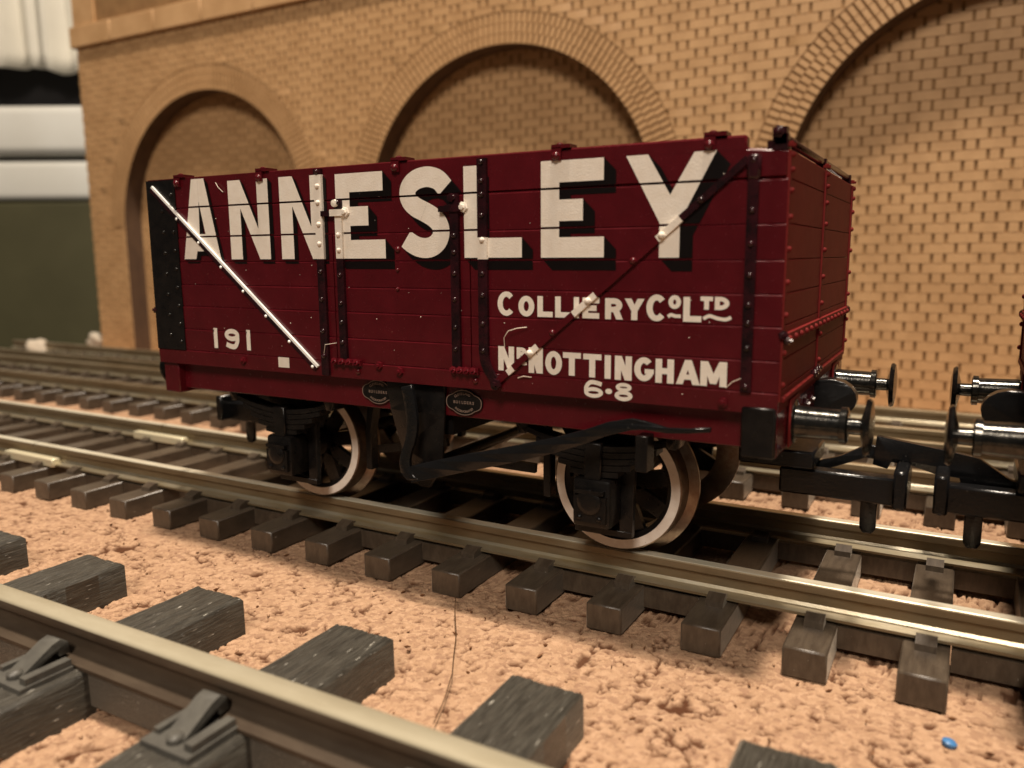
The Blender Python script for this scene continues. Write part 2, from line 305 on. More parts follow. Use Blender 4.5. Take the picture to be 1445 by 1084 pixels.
def big_track():
    t = thing('track', 'large gauge track in front with wide black grained sleepers and a thick rail', 'model track', (0, -43.3, 0))
    for ry in (0, -33.7):
        rl = MB().prism(rail_profile(ry, -1.95, 1.0, 1.75, 3.1, .7), -220, 150, axis='x').build('rail', ['raillit', 'railside'], t)
        for p in rl.data.polygons: p.material_index = 0 if p.center.z > .55 else 1
    base = None; ch = None
    for k in range(-12, 7):
        x = 5.15 + 16.07*k
        if base is None:
            base = [grain_sleeper(q) for q in range(3)]; s = share('sleeper', base[0], t, (x, 0, 0))
        else: s = share('sleeper', base[k % 3], t, (x, random.uniform(-.25, .25), random.uniform(-.06, .0)), random.uniform(-.008, .008))
        for ry in (0, -33.7):
            if ch is None:
                ch = []
                for sg in (-1, 1):
                    m = MB(); a = (lambda d: -d) if sg < 0 else (lambda d: d if d < 2 else 1.6 + (d - 1.6)*.5)
                    m.box(-2.1, 2.1, min(a(1.62), a(5.4)), max(a(1.62), a(5.4)), -2.05, -1.55)
                    pr = [(a(.9), -1.2), (a(.95), -.35), (a(1.5), .02), (a(2.1), -.15), (a(4.6), -1.56), (a(3.7), -1.56), (a(1.7), -.75), (a(1.62), -1.2)]
                    m.prism(pr if sg > 0 else pr[::-1], -1.0, .55, axis='x')
                    m.box(1.25, 1.95, min(a(1.65), a(4.9)), max(a(1.65), a(4.9)), -1.56, -1.05)
                    m.box(-1.95, -1.45, min(a(1.65), a(4.5)), max(a(1.65), a(4.5)), -1.56, -1.2)
                    m.lathe([(-.1, .55), (.35, .55), (.55, .35), (.56, .001)], (0, a(4.5), -1.56), (0, 0, 1), 10)
                    c = m.build('chair', 'chairbig', s, bevel=.1); ch.append(c.data); c.location = (0, ry, 0)
            else: [share('chair', c_, s, (0, ry, 0)) for c_ in ch]
        if k < 6:
            pass
    wb = MB().box(2.7, 13.4, -1.2, 1.2, GZ + .6, -2.1).build('sleeper_web', 'sleeperbig', t, loc=(5.15 - 16.07*12, 0, 0)).data
    for k in range(-12, 6):
        for ry in (0, -33.7):
            if k > -12 or ry: share('sleeper_web', wb, t, (5.15 + 16.07*k, ry, 0))
big_track()

# ---------------------------------------------------------------- brick arch wall
WY = 103.; WT = 6.5; AR = 41.; AZ = 36.8; ACX = (-165., -59.5, 50.3, 156.); RW = 7.2; WX0, WX1 = -224., 215.; WTOP = 97.
def in_open(x, z, pad=0):
    for c in ACX:
        dx = x - c
        if abs(dx) < AR + pad and z < AZ: return True
        if math.hypot(dx, z - AZ) < AR + pad: return True
    return False
def build_wall():
    w = thing('brick_arch_wall', 'brown laser-cut brick wall with three tall arches standing behind the wagon', 'brick wall', (0, 0, 0))
    outl = [(WX0, GZ - .5)]
    for c in ACX:
        outl.append((c - AR, GZ - .5))
        for i in range(0, 49):
            t = PI - PI*i/48; outl.append((c + AR*math.cos(t), AZ + AR*math.sin(t)))
        outl.append((c + AR, GZ - .5))
    outl += [(WX1, GZ - .5), (WX1, 116), (WX0, 116)]
    MB().prism(outl, WY + .30, WY + WT).build('front_sheet', 'burnt', w)
    rev = MB()
    for c in ACX:          # burnt lining of each arch
        pr = [(c - AR, GZ - .5)] + [(c + AR*math.cos(PI - PI*i/48), AZ + AR*math.sin(PI - PI*i/48)) for i in range(49)] + [(c + AR, GZ - .5)]
        n = len(pr); inn = [(c + (a - c)*.9985, b - .03) for a, b in pr]
        rev.add([(a, WY + .1, b) for a, b in inn] + [(a, WY + WT, b) for a, b in inn], [(i, i + 1, n + i + 1, n + i) for i in range(n - 1)])
    rev.build('arch_lining', 'edge', w, fix=False)
    MB().box(WX0 + 2, WX1, WY + WT + .30, WY + WT + 2.5, GZ - .5, 100).build('back_sheet', 'burnt', w)
    MB().box(WX0 + .0, WX0 + .12, WY + .2, WY + WT, GZ - .4, 96.5).build('end_edge', 'edge', w)
    # cornice blocks, parapet and pilasters
    x = WX0 - 1.5; n = 0
    while x < WX1:
        x1 = min(x + 21.5, WX1); MB().box(x + .12, x1 - .12, WY - 1.3, WY + WT, WTOP + .02, 103.6).build('cornice_block', 'mdf', w, bevel=.2); x = x1
    MB().box(WX0, WX1, WY + 1.2, WY + WT - .5, 103.65, 150).build('parapet', 'mdf', w)
    px = WX0
    for k in range(5): MB().box(px, px + 11, WY - .6, WY + 1.15, 103.7, 150).build('pilaster', 'mdf', w, bevel=.15); MB().box(px + 11.8, px + 14.4, WY + .9, WY + 1.18, 105.5, 150).build('parapet_slot', 'edge', w); px += 107
    # bricks
    H, S, C, P, Bd = 2.3, 6.1, 2.0, .60, .09
    cand = []
    def course_bricks(xa, xb, za, zb, yface, test):
        r = 0; z = za
        while z < zb:
            off = (-4.2 if r % 2 else 0); x = xa + off - 8.4
            while x < xb:
                for a, wd in ((x, H), (x + H, S)):
                    p0, p1, q0, q1 = a + P/2, a + wd - P/2, z + Bd/2, z + C - Bd/2
                    if p1 > xa and p0 < xb:
                        poly = test([(max(p0, xa), q0), (min(p1, xb), q0), (min(p1, xb), q1), (max(p0, xa), q1)])
                        if poly and len(poly) > 2: cand.append((poly, yface, (p0 + p1)/2, (q0 + q1)/2))
                x += H + S
            z += C; r += 1
    def clip(poly, nx, nz, d):          # keep nx*x+nz*z >= d
        out = []
        for i in range(len(poly)):
            a, b = poly[i], poly[(i + 1) % len(poly)]; da, db = nx*a[0] + nz*a[1] - d, nx*b[0] + nz*b[1] - d
            if da >= 0: out.append(a)
            if (da >= 0) != (db >= 0): t = da/(da - db); out.append((a[0] + (b[0] - a[0])*t, a[1] + (b[1] - a[1])*t))
        return out
    def front_test(poly):
        cx = sum(p[0] for p in poly)/len(poly); cz = sum(p[1] for p in poly)/len(poly)
        for c in ACX:
            ro = AR + RW + .15
            if cz > AZ:
                d = math.hypot(cx - c, cz - AZ)
                if d < ro - 4: return None
                nx, nz = (cx - c)/d, (cz - AZ)/d; poly = clip(poly, nx, nz, nx*c + nz*AZ + ro)
                if len(poly) < 3: return None
            else:
                ri = AR + .1
                if abs(cx - c) < ri - 4: return None
                sg = 1 if cx > c else -1; poly = clip(poly, sg, 0, sg*c + ri)
                if len(poly) < 3: return None
        A = abs(sum(poly[i][0]*poly[(i + 1) % len(poly)][1] - poly[(i + 1) % len(poly)][0]*poly[i][1] for i in range(len(poly))))/2
        return poly if A > .25 else None
    course_bricks(WX0, 100, GZ, WTOP, WY, front_test)
    for c in ACX[:3]: course_bricks(c - AR - .5, c + AR + .5 if c != 50.3 else 93, GZ, AZ + AR + 1, WY + WT, lambda q: q)
    # voussoirs: three rings of thin headers
    rings = []
    for c in ACX[:3]:
        for k in range(3):
            r0 = AR + k*RW/3 + .05; r1 = AR + (k + 1)*RW/3 - .05; nn = int(PI*(r0 + r1)/2/1.55)
            for i in range(nn):
                a0 = PI*(i + (.5 if k % 2 else 0))/nn + .23/r0; a1 = PI*(i + 1 + (.5 if k % 2 else 0))/nn - .23/r0
                if a1 > PI: continue
                pl = [(c + r0*math.cos(a0), AZ + r0*math.sin(a0)), (c + r1*math.cos(a0), AZ + r1*math.sin(a0)), (c + r1*math.cos(a1), AZ + r1*math.sin(a1)), (c + r0*math.cos(a1), AZ + r0*math.sin(a1))]
                rings.append((pl, WY, c + (r0 + r1)/2*math.cos((a0 + a1)/2), AZ + (r0 + r1)/2*math.sin((a0 + a1)/2)))
    def seen(x, y, z):                  # how big a brick shows: inside the frame and above the wagon's outline counts
        q = Vector((x, y, z)) - CAMP; d = q.dot(f_); px = 722 + 1136*q.dot(r_)/d; py = 542 - 1136*q.dot(u_)/d
        if not (0 < px < 1445 and 0 < py < 1084): return 9e9
        if 215 < px < 1110 and py > 190: return 9e9
        if 1110 <= px < 1200 and py > 215: return 9e9
        if y > WY + 1 and in_open(x, z) is False: return 9e9
        if y > WY + 1 and not any(abs(x - c) < AR + 6 for c in ACX): return 9e9
        return d
    def add(m, pl, y, pr):
        n = len(pl); c = (sum(p[0] for p in pl)/n, sum(p[1] for p in pl)/n)
        inn = [(c[0] + (a - c[0])*.97, c[1] + (b - c[1])*.975) for a, b in pl]
        vs = [(a, y + .32, b) for a, b in pl] + [(a, y - pr + .07, b) for a, b in pl] + [(a, y - pr, b) for a, b in inn]
        fs = [(i, (i + 1) % n, n + (i + 1) % n, n + i) for i in range(n)] + [(n + i, n + (i + 1) % n, 2*n + (i + 1) % n, 2*n + i) for i in range(n)] + [tuple(range(2*n, 3*n))]
        m.add(vs, fs)
    for nm, lst in (('brick', cand), ('arch_brick', rings)):
        lst = sorted(lst, key=lambda t: seen(t[2], t[1], t[3])); rest = MB(); cnt = 0
        for pl, y, x, z in lst:
            pr = random.uniform(-.015, .035)
            if cnt < 298 and seen(x, y, z) < (215 if nm == 'brick' else 205):
                m = MB(); add(m, pl, y, pr); m.build(nm, 'brick', w); cnt += 1
            else: add(rest, pl, y, pr)
        o = rest.build('brickwork' if nm == 'brick' else 'arch_ring', 'brick', w); o['kind'] = 'stuff'
build_wall()

# ---------------------------------------------------------------- lettering as convex pieces
def box2(x0, z0, x1, z1): return [(x0, z0), (x1, z0), (x1, z1), (x0, z1)]
def arcs(cx, cz, rx, rz, t, a0, a1, n=14, tz=None):
    tz = tz or t; out = []
    for i in range(n):
        a, b = R(a0 + (a1 - a0)*i/n), R(a0 + (a1 - a0)*(i + 1)/n)
        out.append([(cx + (rx - t)*math.cos(a), cz + (rz - tz)*math.sin(a)), (cx + rx*math.cos(a), cz + rz*math.sin(a)), (cx + rx*math.cos(b), cz + rz*math.sin(b)), (cx + (rx - t)*math.cos(b), cz + (rz - tz)*math.sin(b))])
    return out
def spline(pts, n=5):
    out = []
    for i in range(len(pts) - 1):
        p0, p1, p2, p3 = pts[max(i - 1, 0)], pts[i], pts[i + 1], pts[min(i + 2, len(pts) - 1)]
        for k in range(n):
            t = k/n; out.append(tuple(.5*(2*b + (c - a)*t + (2*a - 5*b + 4*c - d)*t*t + (3*b - a - 3*c + d)*t**3) for a, b, c, d in zip(p0, p1, p2, p3)))
    return out + [pts[-1]]
def stroke(pts, w, n=5, w1=None):
    P = spline(pts, n); out = []; L = []
    for i, p in enumerate(P):
        a, b = P[max(i - 1, 0)], P[min(i + 1, len(P) - 1)]; dx, dz = b[0] - a[0], b[1] - a[1]; l = math.hypot(dx, dz) or 1
        ww = w/2; L.append(((p[0] - dz/l*ww, p[1] + dx/l*ww), (p[0] + dz/l*ww, p[1] - dx/l*ww)))
    for (a, b), (c, d) in zip(L, L[1:]): out.append([a, c, d, b])
    return out
def glyph(ch, x0, z0, x1, z1, t):
    w, h = x1 - x0, z1 - z0; cx, cz = (x0 + x1)/2, (z0 + z1)/2; th = t*.88; B = box2
    if ch == 'I': return [B(x0, z0, x1, z1)]
    if ch == 'L': return [B(x0, z0, x0 + t, z1), B(x0 + t, z0, x1, z0 + th)]
    if ch == 'E': return [B(x0, z0, x0 + t, z1), B(x0 + t, z0, x1, z0 + th), B(x0 + t, z1 - th, x1, z1), B(x0 + t, cz - th/2, x1 - w*.16, cz + th/2)]
    if ch == 'T': return [B(x0, z1 - th, x1, z1), B(cx - t/2, z0, cx + t/2, z1 - th)]
    if ch == 'H': return [B(x0, z0, x0 + t, z1), B(x1 - t, z0, x1, z1), B(x0 + t, cz - th/2, x1 - t, cz + th/2)]
    if ch == 'N': return [B(x0, z0, x0 + t, z1), B(x1 - t, z0, x1, z1), [(x0 + t*.1, z1), (x1 - t*1.1, z0), (x1 - t*.1, z0), (x0 + t*1.1, z1)]]
    if ch == 'M': return [B(x0, z0, x0 + t, z1), B(x1 - t, z0, x1, z1), [(x0 + t*.2, z1), (cx - t*.45, z0 + h*.1), (cx + t*.1, z0 + h*.1), (cx + t*.1, z0 + h*.45), (x0 + t*1.1, z1)], [(x1 - t*.2, z1), (x1 - t*1.1, z1), (cx - t*.1, z0 + h*.45), (cx - t*.1, z0 + h*.1), (cx + t*.45, z0 + h*.1)]]
    if ch == 'A': return [[(x0, z0), (x0 + t, z0), (cx + t*.45, z1), (cx - t*.5, z1)], [(x1, z0), (x1 - t*1.1, z0), (cx - t*.5, z1), (cx + t*.5, z1)], B(x0 + w*.25, z0 + h*.2, x1 - w*.25, z0 + h*.2 + th*.85)]
    if ch == 'Y': return [[(x0, z1), (x0 + t*1.1, z1), (cx + t*.5, cz - h*.08), (cx - t*.5, cz - h*.08)], [(x1, z1), (x1 - t*1.1, z1), (cx - t*.5, cz - h*.08), (cx + t*.5, cz - h*.08)], B(cx - t/2, z0, cx + t/2, cz - h*.08)]
    if ch == 'O': return arcs(cx, cz, w/2, h/2, t, 0, 360, 28, th)
    if ch == 'C': return arcs(cx, cz, w/2, h/2, t, 42, 318, 22, th)
    if ch == 'G': return arcs(cx, cz, w/2, h/2, t, 42, 350, 24, th) + [B(cx + w*.04, cz - th*.75, x1, cz + th*.05)]
    if ch == 'D': return [B(x0, z0, x0 + t, z1)] + [[(x0 + t*.9, b) if False else (a, b) for a, b in q] for q in arcs(x0 + w*.35, cz, w*.65, h/2, t, -90, 90, 14, th)] + [B(x0 + t, z1 - th, x0 + w*.36, z1), B(x0 + t, z0, x0 + w*.36, z0 + th)]
    if ch == 'R': return [B(x0, z0, x0 + t, z1), B(x0 + t, z1 - th, x0 + w*.52, z1), B(x0 + t, cz - th*.6, x0 + w*.52, cz + th*.35)] + arcs(x0 + w*.5, cz + (h/2 - th*.6)/2, w*.46, (h/2 + th*.6)/2, t, -90, 90, 12, th) + [[(x0 + w*.42, cz - th*.3), (x0 + w*.42 + t, cz), (x1, z0), (x1 - t*1.1, z0)]]
    if ch == '1': return [B(cx - t/2, z0, cx + t/2, z1), [(x0, z1 - h*.16), (cx - t/2, z1 - h*.28), (cx - t/2, z1), (cx - t*.2, z1)]]
    if ch in '69':
        q = arcs(cx, z0 + h*.31, w/2, h*.31, t, 0, 360, 24, th) + stroke([(x0 + t*.5, z0 + h*.34), (x0 + t*.55, z0 + h*.62), (x0 + w*.32, z0 + h*.88), (x0 + w*.62, z1 - th*.5), (x1 - t*.35, z1 - th*.9)], t*.95)
        return q if ch == '6' else [[(x0 + x1 - a, z0 + z1 - b) for a, b in p] for p in q]
    if ch == '8': return arcs(cx, z0 + h*.29, w/2, h*.29, t, 0, 360, 24, th) + arcs(cx, z1 - h*.245, w*.44, h*.245, t*.95, 0, 360, 22, th*.9)
    if ch == '-': return [B(x0, z0, x1, z1)]
    return []
def clipz(poly, za, zb):
    for sgn, d in ((1, za), (-1, -zb)):
        out = []
        for i in range(len(poly)):
            a, b = poly[i], poly[(i + 1) % len(poly)]; da, db = sgn*a[1] - d, sgn*b[1] - d
            if da >= 0: out.append(a)
            if (da >= 0) != (db >= 0): t = da/(da - db); out.append((a[0] + (b[0] - a[0])*t, a[1] + (b[1] - a[1])*t))
        poly = out
        if len(poly) < 3: return None
    return poly
def hull(pts):
    pts = sorted(set(pts)); 
    def half(ps):
        h = []
        for p in ps:
            while len(h) > 1 and (h[-1][0] - h[-2][0])*(p[1] - h[-2][1]) - (h[-1][1] - h[-2][1])*(p[0] - h[-2][0]) <= 0: h.pop()
            h.append(p)
        return h
    a = half(pts); b = half(pts[::-1]); return a[:-1] + b[:-1]
ZL = [15.45, 17.05, 19.35, 21.8, 24.1, 26.5, 29.0, 32.05, 35.12]
FY = -17.6
def paint(name, pieces, mt, parent, y, gap=.13, bands=True, dy=.0006):
    m = MB(); k = 0
    for pc in pieces:
        for za, zb in (zip(ZL, ZL[1:]) if bands else [(0, 99)]):
            q = clipz(list(pc), za + (gap if bands else 0), zb - (gap*.35 if bands else 0))
            if q:
                yy = y - (k % 40)*dy; k += 1; m.add([(a, yy, b) for a, b in q], [tuple(range(len(q)))])
    o = m.build(name, mt, parent, fix=False)
    for p in o.data.polygons:
        pass
    return o

# ---------------------------------------------------------------- wagon
XL, XR = -33.35, 33.3
def wagon(label, ox, lettered, group):
    w = thing('coal_wagon', label, 'railway wagon', (ox, 0, 0), group)
    def part(m, name, mt, parent=w, **k): return m.build(name, mt, parent, **k)
    # body shell and planks ------------------------------------------------
    for sy in (-1, 1):
        sd = MB().box(XL + .3, XR - .3, min(sy*16.6, sy*17.32), max(sy*16.6, sy*17.32), 15.5, 33.3).build('side', 'red', w)
        for i, (a, b) in enumerate(zip(ZL, ZL[1:])):
            if i == 0: segs = [(XL, XR)]
            elif i >= 6: segs = [(XL, XR)]
            else: segs = [(XL, -7.62), (-7.5, 7.5), (7.62, XR)]
            for x0, x1 in segs:
                m = MB(); y0, y1 = sorted((sy*17.25, sy*17.6))
                if i == 7:
                    y0, y1 = sorted((sy*16.6, sy*17.6))
                    m.prism([(x0, a + .03), (x1, a + .03), (x1, 33.95), (30.42, 34.2), (30.42, b), (x0, b)], y0, y1)
                else: m.prism([(sy*17.25, a + .015), (sy*17.575, a + .01), (sy*17.625, b - .15), (sy*17.51, b - .015), (sy*17.25, b - .01)][::sy], x0, x1, axis='x')
                m.build('plank', 'red', sd, bevel=.16 if i == 7 else 0)
    for sx in (-1, 1):
        X = XR if sx > 0 else XL
        x0, x1 = sorted((X - sx*.9, X - sx*.32)); en = MB().box(x0, x1, -16.55, 16.55, 15.5, 33.2).build('end', 'redend', w)
        for a, b in zip(ZL, ZL[1:]):
            x0, x1 = sorted((X - sx*.35, X)); MB().box(x0, x1, -17.2, 17.2, a + .02, (b if b < 35 else 34.0) - .02).build('plank', 'redend', en, bevel=.05)
        st = MB()                                  # stanchions with bolts, cross strap
        for yy, wd in ((-17.25, .75), (-1.0, .85), (17.25, .75)):
            st = MB(); x0, x1 = sorted((X - sx*.1, X + sx*.14)); st.box(x0, x1, yy - wd*.36, yy + wd*.36, 16.4, 33.9)
            for z in (17.6, 19.9, 22.6, 24.9, 27.2, 29.4, 31.2, 32.6, 33.6): st.rivet((X + sx*.14, yy + .05, z), (sx, 0, 0), .24, .26)
            st.nut((X + sx*.05, yy, 34.15), (0, 0, 1), .36, .2)
            part(st, 'stanchion', 'redend', bevel=0)
        st = MB(); x0, x1 = sorted((X, X + sx*.3)); st.box(x0, x1, -17.0, 17.3, 20.55, 21.25)
        for k in range(15):
            yy = -16 + 2.3*k
            st.rivet((X + sx*.3, yy, 20.85), (sx, 0, 0), .24, .24)
        part(st, 'cross_strap', 'redend')
        st = MB(); part(MB().nut((X + sx*.1, -17.5, 21.2), (sx*.5, -1, .2), .34, .26), 'hinge_bolt', 'iron'); part(MB().nut((X + sx*.2, -17.0, 20.75), (sx, 0, 0), .3, .3), 'hinge_bolt', 'iron'); part(MB().rivet((X, 17.7, 20.9), (sx, .4, 0), .45, .5), 'hinge_bolt', 'iron')
        # headstock, end door hinge fittings
        x0, x1 = sorted((X - sx*2.45, X - sx*.05)); part(MB().box(x0, x1, -17.2, 17.2, 12.1, 16.1), 'headstock', 'red', bevel=.12)
        x0, x1 = sorted((X - sx*.2, X + sx*.25)); part(MB().box(x0, x1, -16.4, 16.4, 16.15, 16.6), 'floor_edge', 'redend', bevel=.08)
        for yy in (-6, -3.4, 3, 6.2): part(MB().nut((X - sx*.05, yy, 14.4), (sx, 0, 0), .42, .3), 'headstock_bolt', 'iron')
        for yy in (-3.3, -2.2, -1.1): part(MB().nut((X + sx*.1, yy, 16.9 - abs(yy)*.1), (sx, 0, .3), .36, .3), 'headstock_bolt', 'iron')
        for yy in (-16.4, 16.4): part(MB().rivet((X - sx*.05, yy, 12.8), (sx, 0, 0), .3, .25), 'headstock_bolt', 'iron')
        # buffers
        for yy in (-11.4, 11.4):
            bf = MB().lathe([(-.1, 1.75), (.25, 1.75), (.35, 1.32), (.9, 1.28), (3.5, 1.2), (3.55, 1.4), (4.0, 1.42), (4.1, 1.2), (4.1, .62), (5.1, .6)], (X, yy, 13.9), (sx, 0, 0), 28).build('buffer', 'gloss', w)
            MB().lathe([(5.0, .75), (5.2, 1.5), (5.32, 2.15), (5.5, 2.22), (5.72, 2.05), (5.86, 1.1), (5.9, .001)], (X, yy, 13.9), (sx, 0, 0), 32).build('buffer_head', 'gloss', bf)
            part(MB().box(min(X, X + sx*.2), max(X, X + sx*.2), yy - 2.0, yy + 2.0, 12.15, 15.95), 'buffer_plate', 'redend', bevel=.1)
        # draw hook cover and coupling
        ho = [(X + sx*(1.3 + 2.2*math.cos(t)), 14.1 + 1.75*math.sin(t)) for t in [R(a) for a in range(-100, 101, 20)]] + [(X - sx*.1, 15.6), (X - sx*.1, 12.6)]
        part(MB().prism(ho, -.75, .75), 'draw_hook', 'coupler', bevel=.12)
        cp = MB(); c0, c1 = sorted((X - sx*2.5, X + sx*7.4))
        cp.box(*((c0, c1) if lettered else sorted((X - sx*2.5, X + sx*5.5))), -2.1, -.4, 5.35, 7.75); cp.box(c0, c0 + .01 if sx < 0 else X - sx*1.0, -2.8, 2.8, 7.0, 11.8) if False else None
        a0, a1 = sorted((X - sx*6, X + sx*.6)); cp.box(a0, a1, -3.2, 3.2, 8.0, 9.6)
        a0, a1 = sorted((X + sx*7.0, X + sx*8.1) if lettered else (X + sx*5.3, X + sx*6.4)); cp.box(a0, a1, -3.6, 3.6, 5.5, 8.8)
        cb = part(cp, 'coupling_bar', 'coupler', bevel=.18)
        q_ = 4.35 if lettered else 2.65
        tl = [(X + sx*(q_ + a_), b_) for a_, b_ in ((0, 6.4), (0, 2.7), (.3, 2.2), (1.05, 2.2), (1.35, 2.7), (1.35, 6.4))]
        MB().prism(tl, -.9, -.2).build('coupling_tail', 'coupler', cb, bevel=.1)
        if sx < 0 and not lettered:
            hk = [(X + 1.5, 7.6), (X - .9, 8.2), (X - 3.2, 9.75), (X - 5.2, 10.1), (X - 11.2, 10.9), (X - 11.4, 8.3), (X - 10.2, 8.0), (X - 9.8, 9.0), (X - 6.4, 8.0), (X - 4.6, 7.9), (X - 4.2, 6.5), (X + 1.5, 6.3)]
            MB().prism(hk, .3, 1.0).build('coupling_hook', 'coupler', cb, bevel=.08)
        elif sx > 0 and lettered:
            hk = [(X - 1.2, 7.2), (X + 2.2, 8.5), (X + 4.6, 9.9), (X + 7.2, 9.3), (X + 7.0, 8.4), (X + 4.4, 8.6), (X - 1.2, 6.1)]
            MB().prism(hk, 1.2, 1.9).build('coupling_hook', 'coupler', cb, bevel=.08)
        else:
            hk = [(X, 7.4), (X + sx*2, 8.8), (X + sx*9.6, 10.4), (X + sx*9.6, 8.3), (X + sx*3, 7.0), (X, 6.2)]
            MB().prism(hk, .3, 1.0).build('coupling_hook', 'coupler', cb, bevel=.08)
    # door bar over the end
    db = MB().lathe([(0, .34), (34.2, .34)], (32.75, -17.1, 34.75), (0, 1, 0), 12)
    db.box(32.15, 33.1, -17.6, -16.8, 34.3, 35.45)
    db.box(31.8, 33.2, -17.5, -16.5, 33.9, 34.6); db.nut((32.6, -17.7, 35.1), (0, -1, 0), .42, .3)
    for yy in (-17.3, 0, 17): db.box(32.3, 33.2, yy - .3, yy + .3, 33.9, 35.0)
    part(db, 'end_door_bar', 'iron', bevel=.06)
    part(MB().box(XL + 1, XR - 1, -16.6, 16.6, 15.5, 16.3), 'floor', 'black')
    for sy in (-1, 1):
        y0, y1 = sorted((sy*14.9, sy*16.35)); part(MB().box(-31.6, 30.85, y0, y1, 12.55, 15.42), 'solebar', 'red', bevel=.08)
    # side ironwork (near side; the far side carries the same straps plain)
    def strap(x0, x1, zs, cols, rz, name='strap', y=FY, t=.32, parent=w, sy=-1):
        m = MB()
        for (za, zb), c in zip(zip(zs, zs[1:]), cols):
            ya, yb = sorted((sy*abs(y), sy*(abs(y) + t))); m.box(x0, x1, ya, yb, za, zb, c)
        for z in rz:
            c = 0
            for (za, zb), cc in zip(zip(zs, zs[1:]), cols):
                if za <= z <= zb: c = cc
            m.rivet(((x0 + x1)/2, sy*(abs(y) + t), z), (0, sy, 0), .25, .26, c)
        return m.build(name, ['iron', 'white', 'red'], parent)
    D = 1 if lettered else 0
    for sy in (-1, 1):
        L_ = D if sy < 0 else 0
        strap(-9.35, -8.45, (15.6, 26.69, 34.43, 34.95), (0, L_, 0), (17.5, 19.9, 22.9, 25.5, 28.1, 29.9, 31.9, 33.4, 34.7), sy=sy)
        strap(-6.95, -6.15, (17.1, 26.72, 31.2, 32.1), (0, L_, 0), (18.9, 20.8, 22.6, 25.2, 27.5, 28.9, 31.8), sy=sy)
        strap(5.75, 6.6, (17.1, 26.0, 32.1), (0, 0), (18.9, 20.8, 23.2, 25.4, 27.2, 28.6, 31.8), sy=sy)
        m = strap(8.5, 9.4, (18.6, 26.6, 28.4, 34.8), (0, L_, 0), (18.9, 21.2, 23.6, 25.4, 28.2, 30.2, 31.9, 33.0, 34.5), sy=sy)
        # curved foot of the strap
        b = MB(); pts = [(8.95, 18.65), (9.05, 17.9), (9.4, 17.1), (9.9, 16.45), (10.2, 16.05)]
        pts = spline(pts, 3); b.prism([(a - .43, c) for a, c in pts] + [(a + .43, c + .1) for a, c in pts[::-1]], *sorted((sy*17.6, sy*17.9)))
        b.nut((10.2, sy*17.85, 16.1), (0, sy, 0), .5, .35); part(b, 'strap_foot', 'iron')
        strap(30.66, 31.42, (17.0, 33.7), (0,), (17.4, 20.2, 22.0, 23.3, 25.4, 27.6, 29.9, 33.3), name='end_post', sy=sy)
        part(MB().box(30.55, 31.55, *sorted((sy*17.6, sy*18.1)), 32.0, 33.75), 'post_cap', 'iron', bevel=.2)
        # corner plates
        pl = MB().box(XL - .02, -28.9, *sorted((sy*17.3, sy*17.72)), 17.0, 35.02)
        for k in range(9):
            pl.rivet((-29.4, sy*17.72, 17.9 + 1.95*k), (0, sy, 0), .2, .2); pl.rivet((-31.0, sy*17.72, 18.6 + 2.2*k), (0, sy, 0), .2, .2) if k < 7 else None
        part(pl, 'corner_plate', 'black', bevel=0)
        # top edge brackets
        for x, zt in ((-28.35, 35.15), (-16.45, 35.15), (.05, 35.15), (15.75, 35.15), (27.85, 35.15)):
            b = MB().box(x - .42, x + .42, *sorted((sy*17.5, sy*17.85)), 34.2, zt + .05); b.box(x - .42, x + 1.2, *sorted((sy*16.5, sy*17.85)), zt - .02, zt + .28)
            b.rivet((x, sy*17.85, 34.55), (0, sy, 0), .36, .32); b.rivet((x + .1, sy*17.3, zt + .26), (0, 0, 1), .32, .22); part(b, 'top_bracket', 'red')
        # diagonal braces
        b = MB(); b.bar((-32.3, sy*17.68, 34.38), (-9.95, sy*17.62, 16.35), .26, .24, 0, (0, sy, 0)); b.bar((-32.5, sy*17.70, 34.1), (-10.2, sy*17.62, 16.12), .40, .22, 1, (0, sy, 0))
        for t in (.20, .335, .47, .60, .73, .86, .985):
            b.rivet((-33.0 + 23.05*t - .28, sy*17.82, 34.95 - 18.6*t - .3), (0, sy, 0), .17, .18, 0)
        part(b, 'diagonal_brace', ['whitebar' if lettered else 'red', 'iron'])
        b = MB(); A, Bq = Vector((30.6, 0, 33.45)), Vector((10.15, 0, 16.2))
        def on(x): t = (30.6 - x)/(30.6 - 10.15); return (x, 33.45 + (16.2 - 33.45)*t)
        cuts = [(30.6, 0), (25.9, 0), (24.15, 1), (23.7, 2), (19.2, 2), (17.3, 1), (14.1, 2), (13.15, 1), (11.8, 2), (11.25, 1), (10.15, 2)]
        if not L_: cuts = [(a, 2 if c == 1 else c) for a, c in cuts]
        for (xa, _), (xb, c) in zip(cuts, cuts[1:]):
            p, q = on(xa), on(xb); b.bar((p[0], sy*17.62, p[1]), (q[0], sy*17.62, q[1]), .52, .30, c, (0, sy, 0))
        for x, c in ((27.4, 0), (24.5, 1 if L_ else 2), (22.3, 2), (18.6, 1 if L_ else 2), (15.5, 2), (13.4, 1 if L_ else 2)):
            p = on(x); b.rivet((p[0], sy*17.92, p[1]), (0, sy, 0), .28, .26, c)
        part(b, 'diagonal_brace', ['iron', 'white', 'red'])
        # door hinges, latches, floor bolts
        for xa, xb in ((-7.95, -4.5), (5.55, 8.4)):
            b = MB().box(xa, xb, *sorted((sy*17.6, sy*17.95)), 16.75, 17.3); n = 4
            for k in range(n): b.nut((xa + .4 + (xb - xa - .8)*k/(n - 1), sy*17.95, 17.05), (0, sy, .35), .34, .26)
            b.rivet((xa + (xb - xa)*.85, sy*17.6, 16.2), (0, sy, 0), .3, .3); part(b, 'door_hinge', 'red')
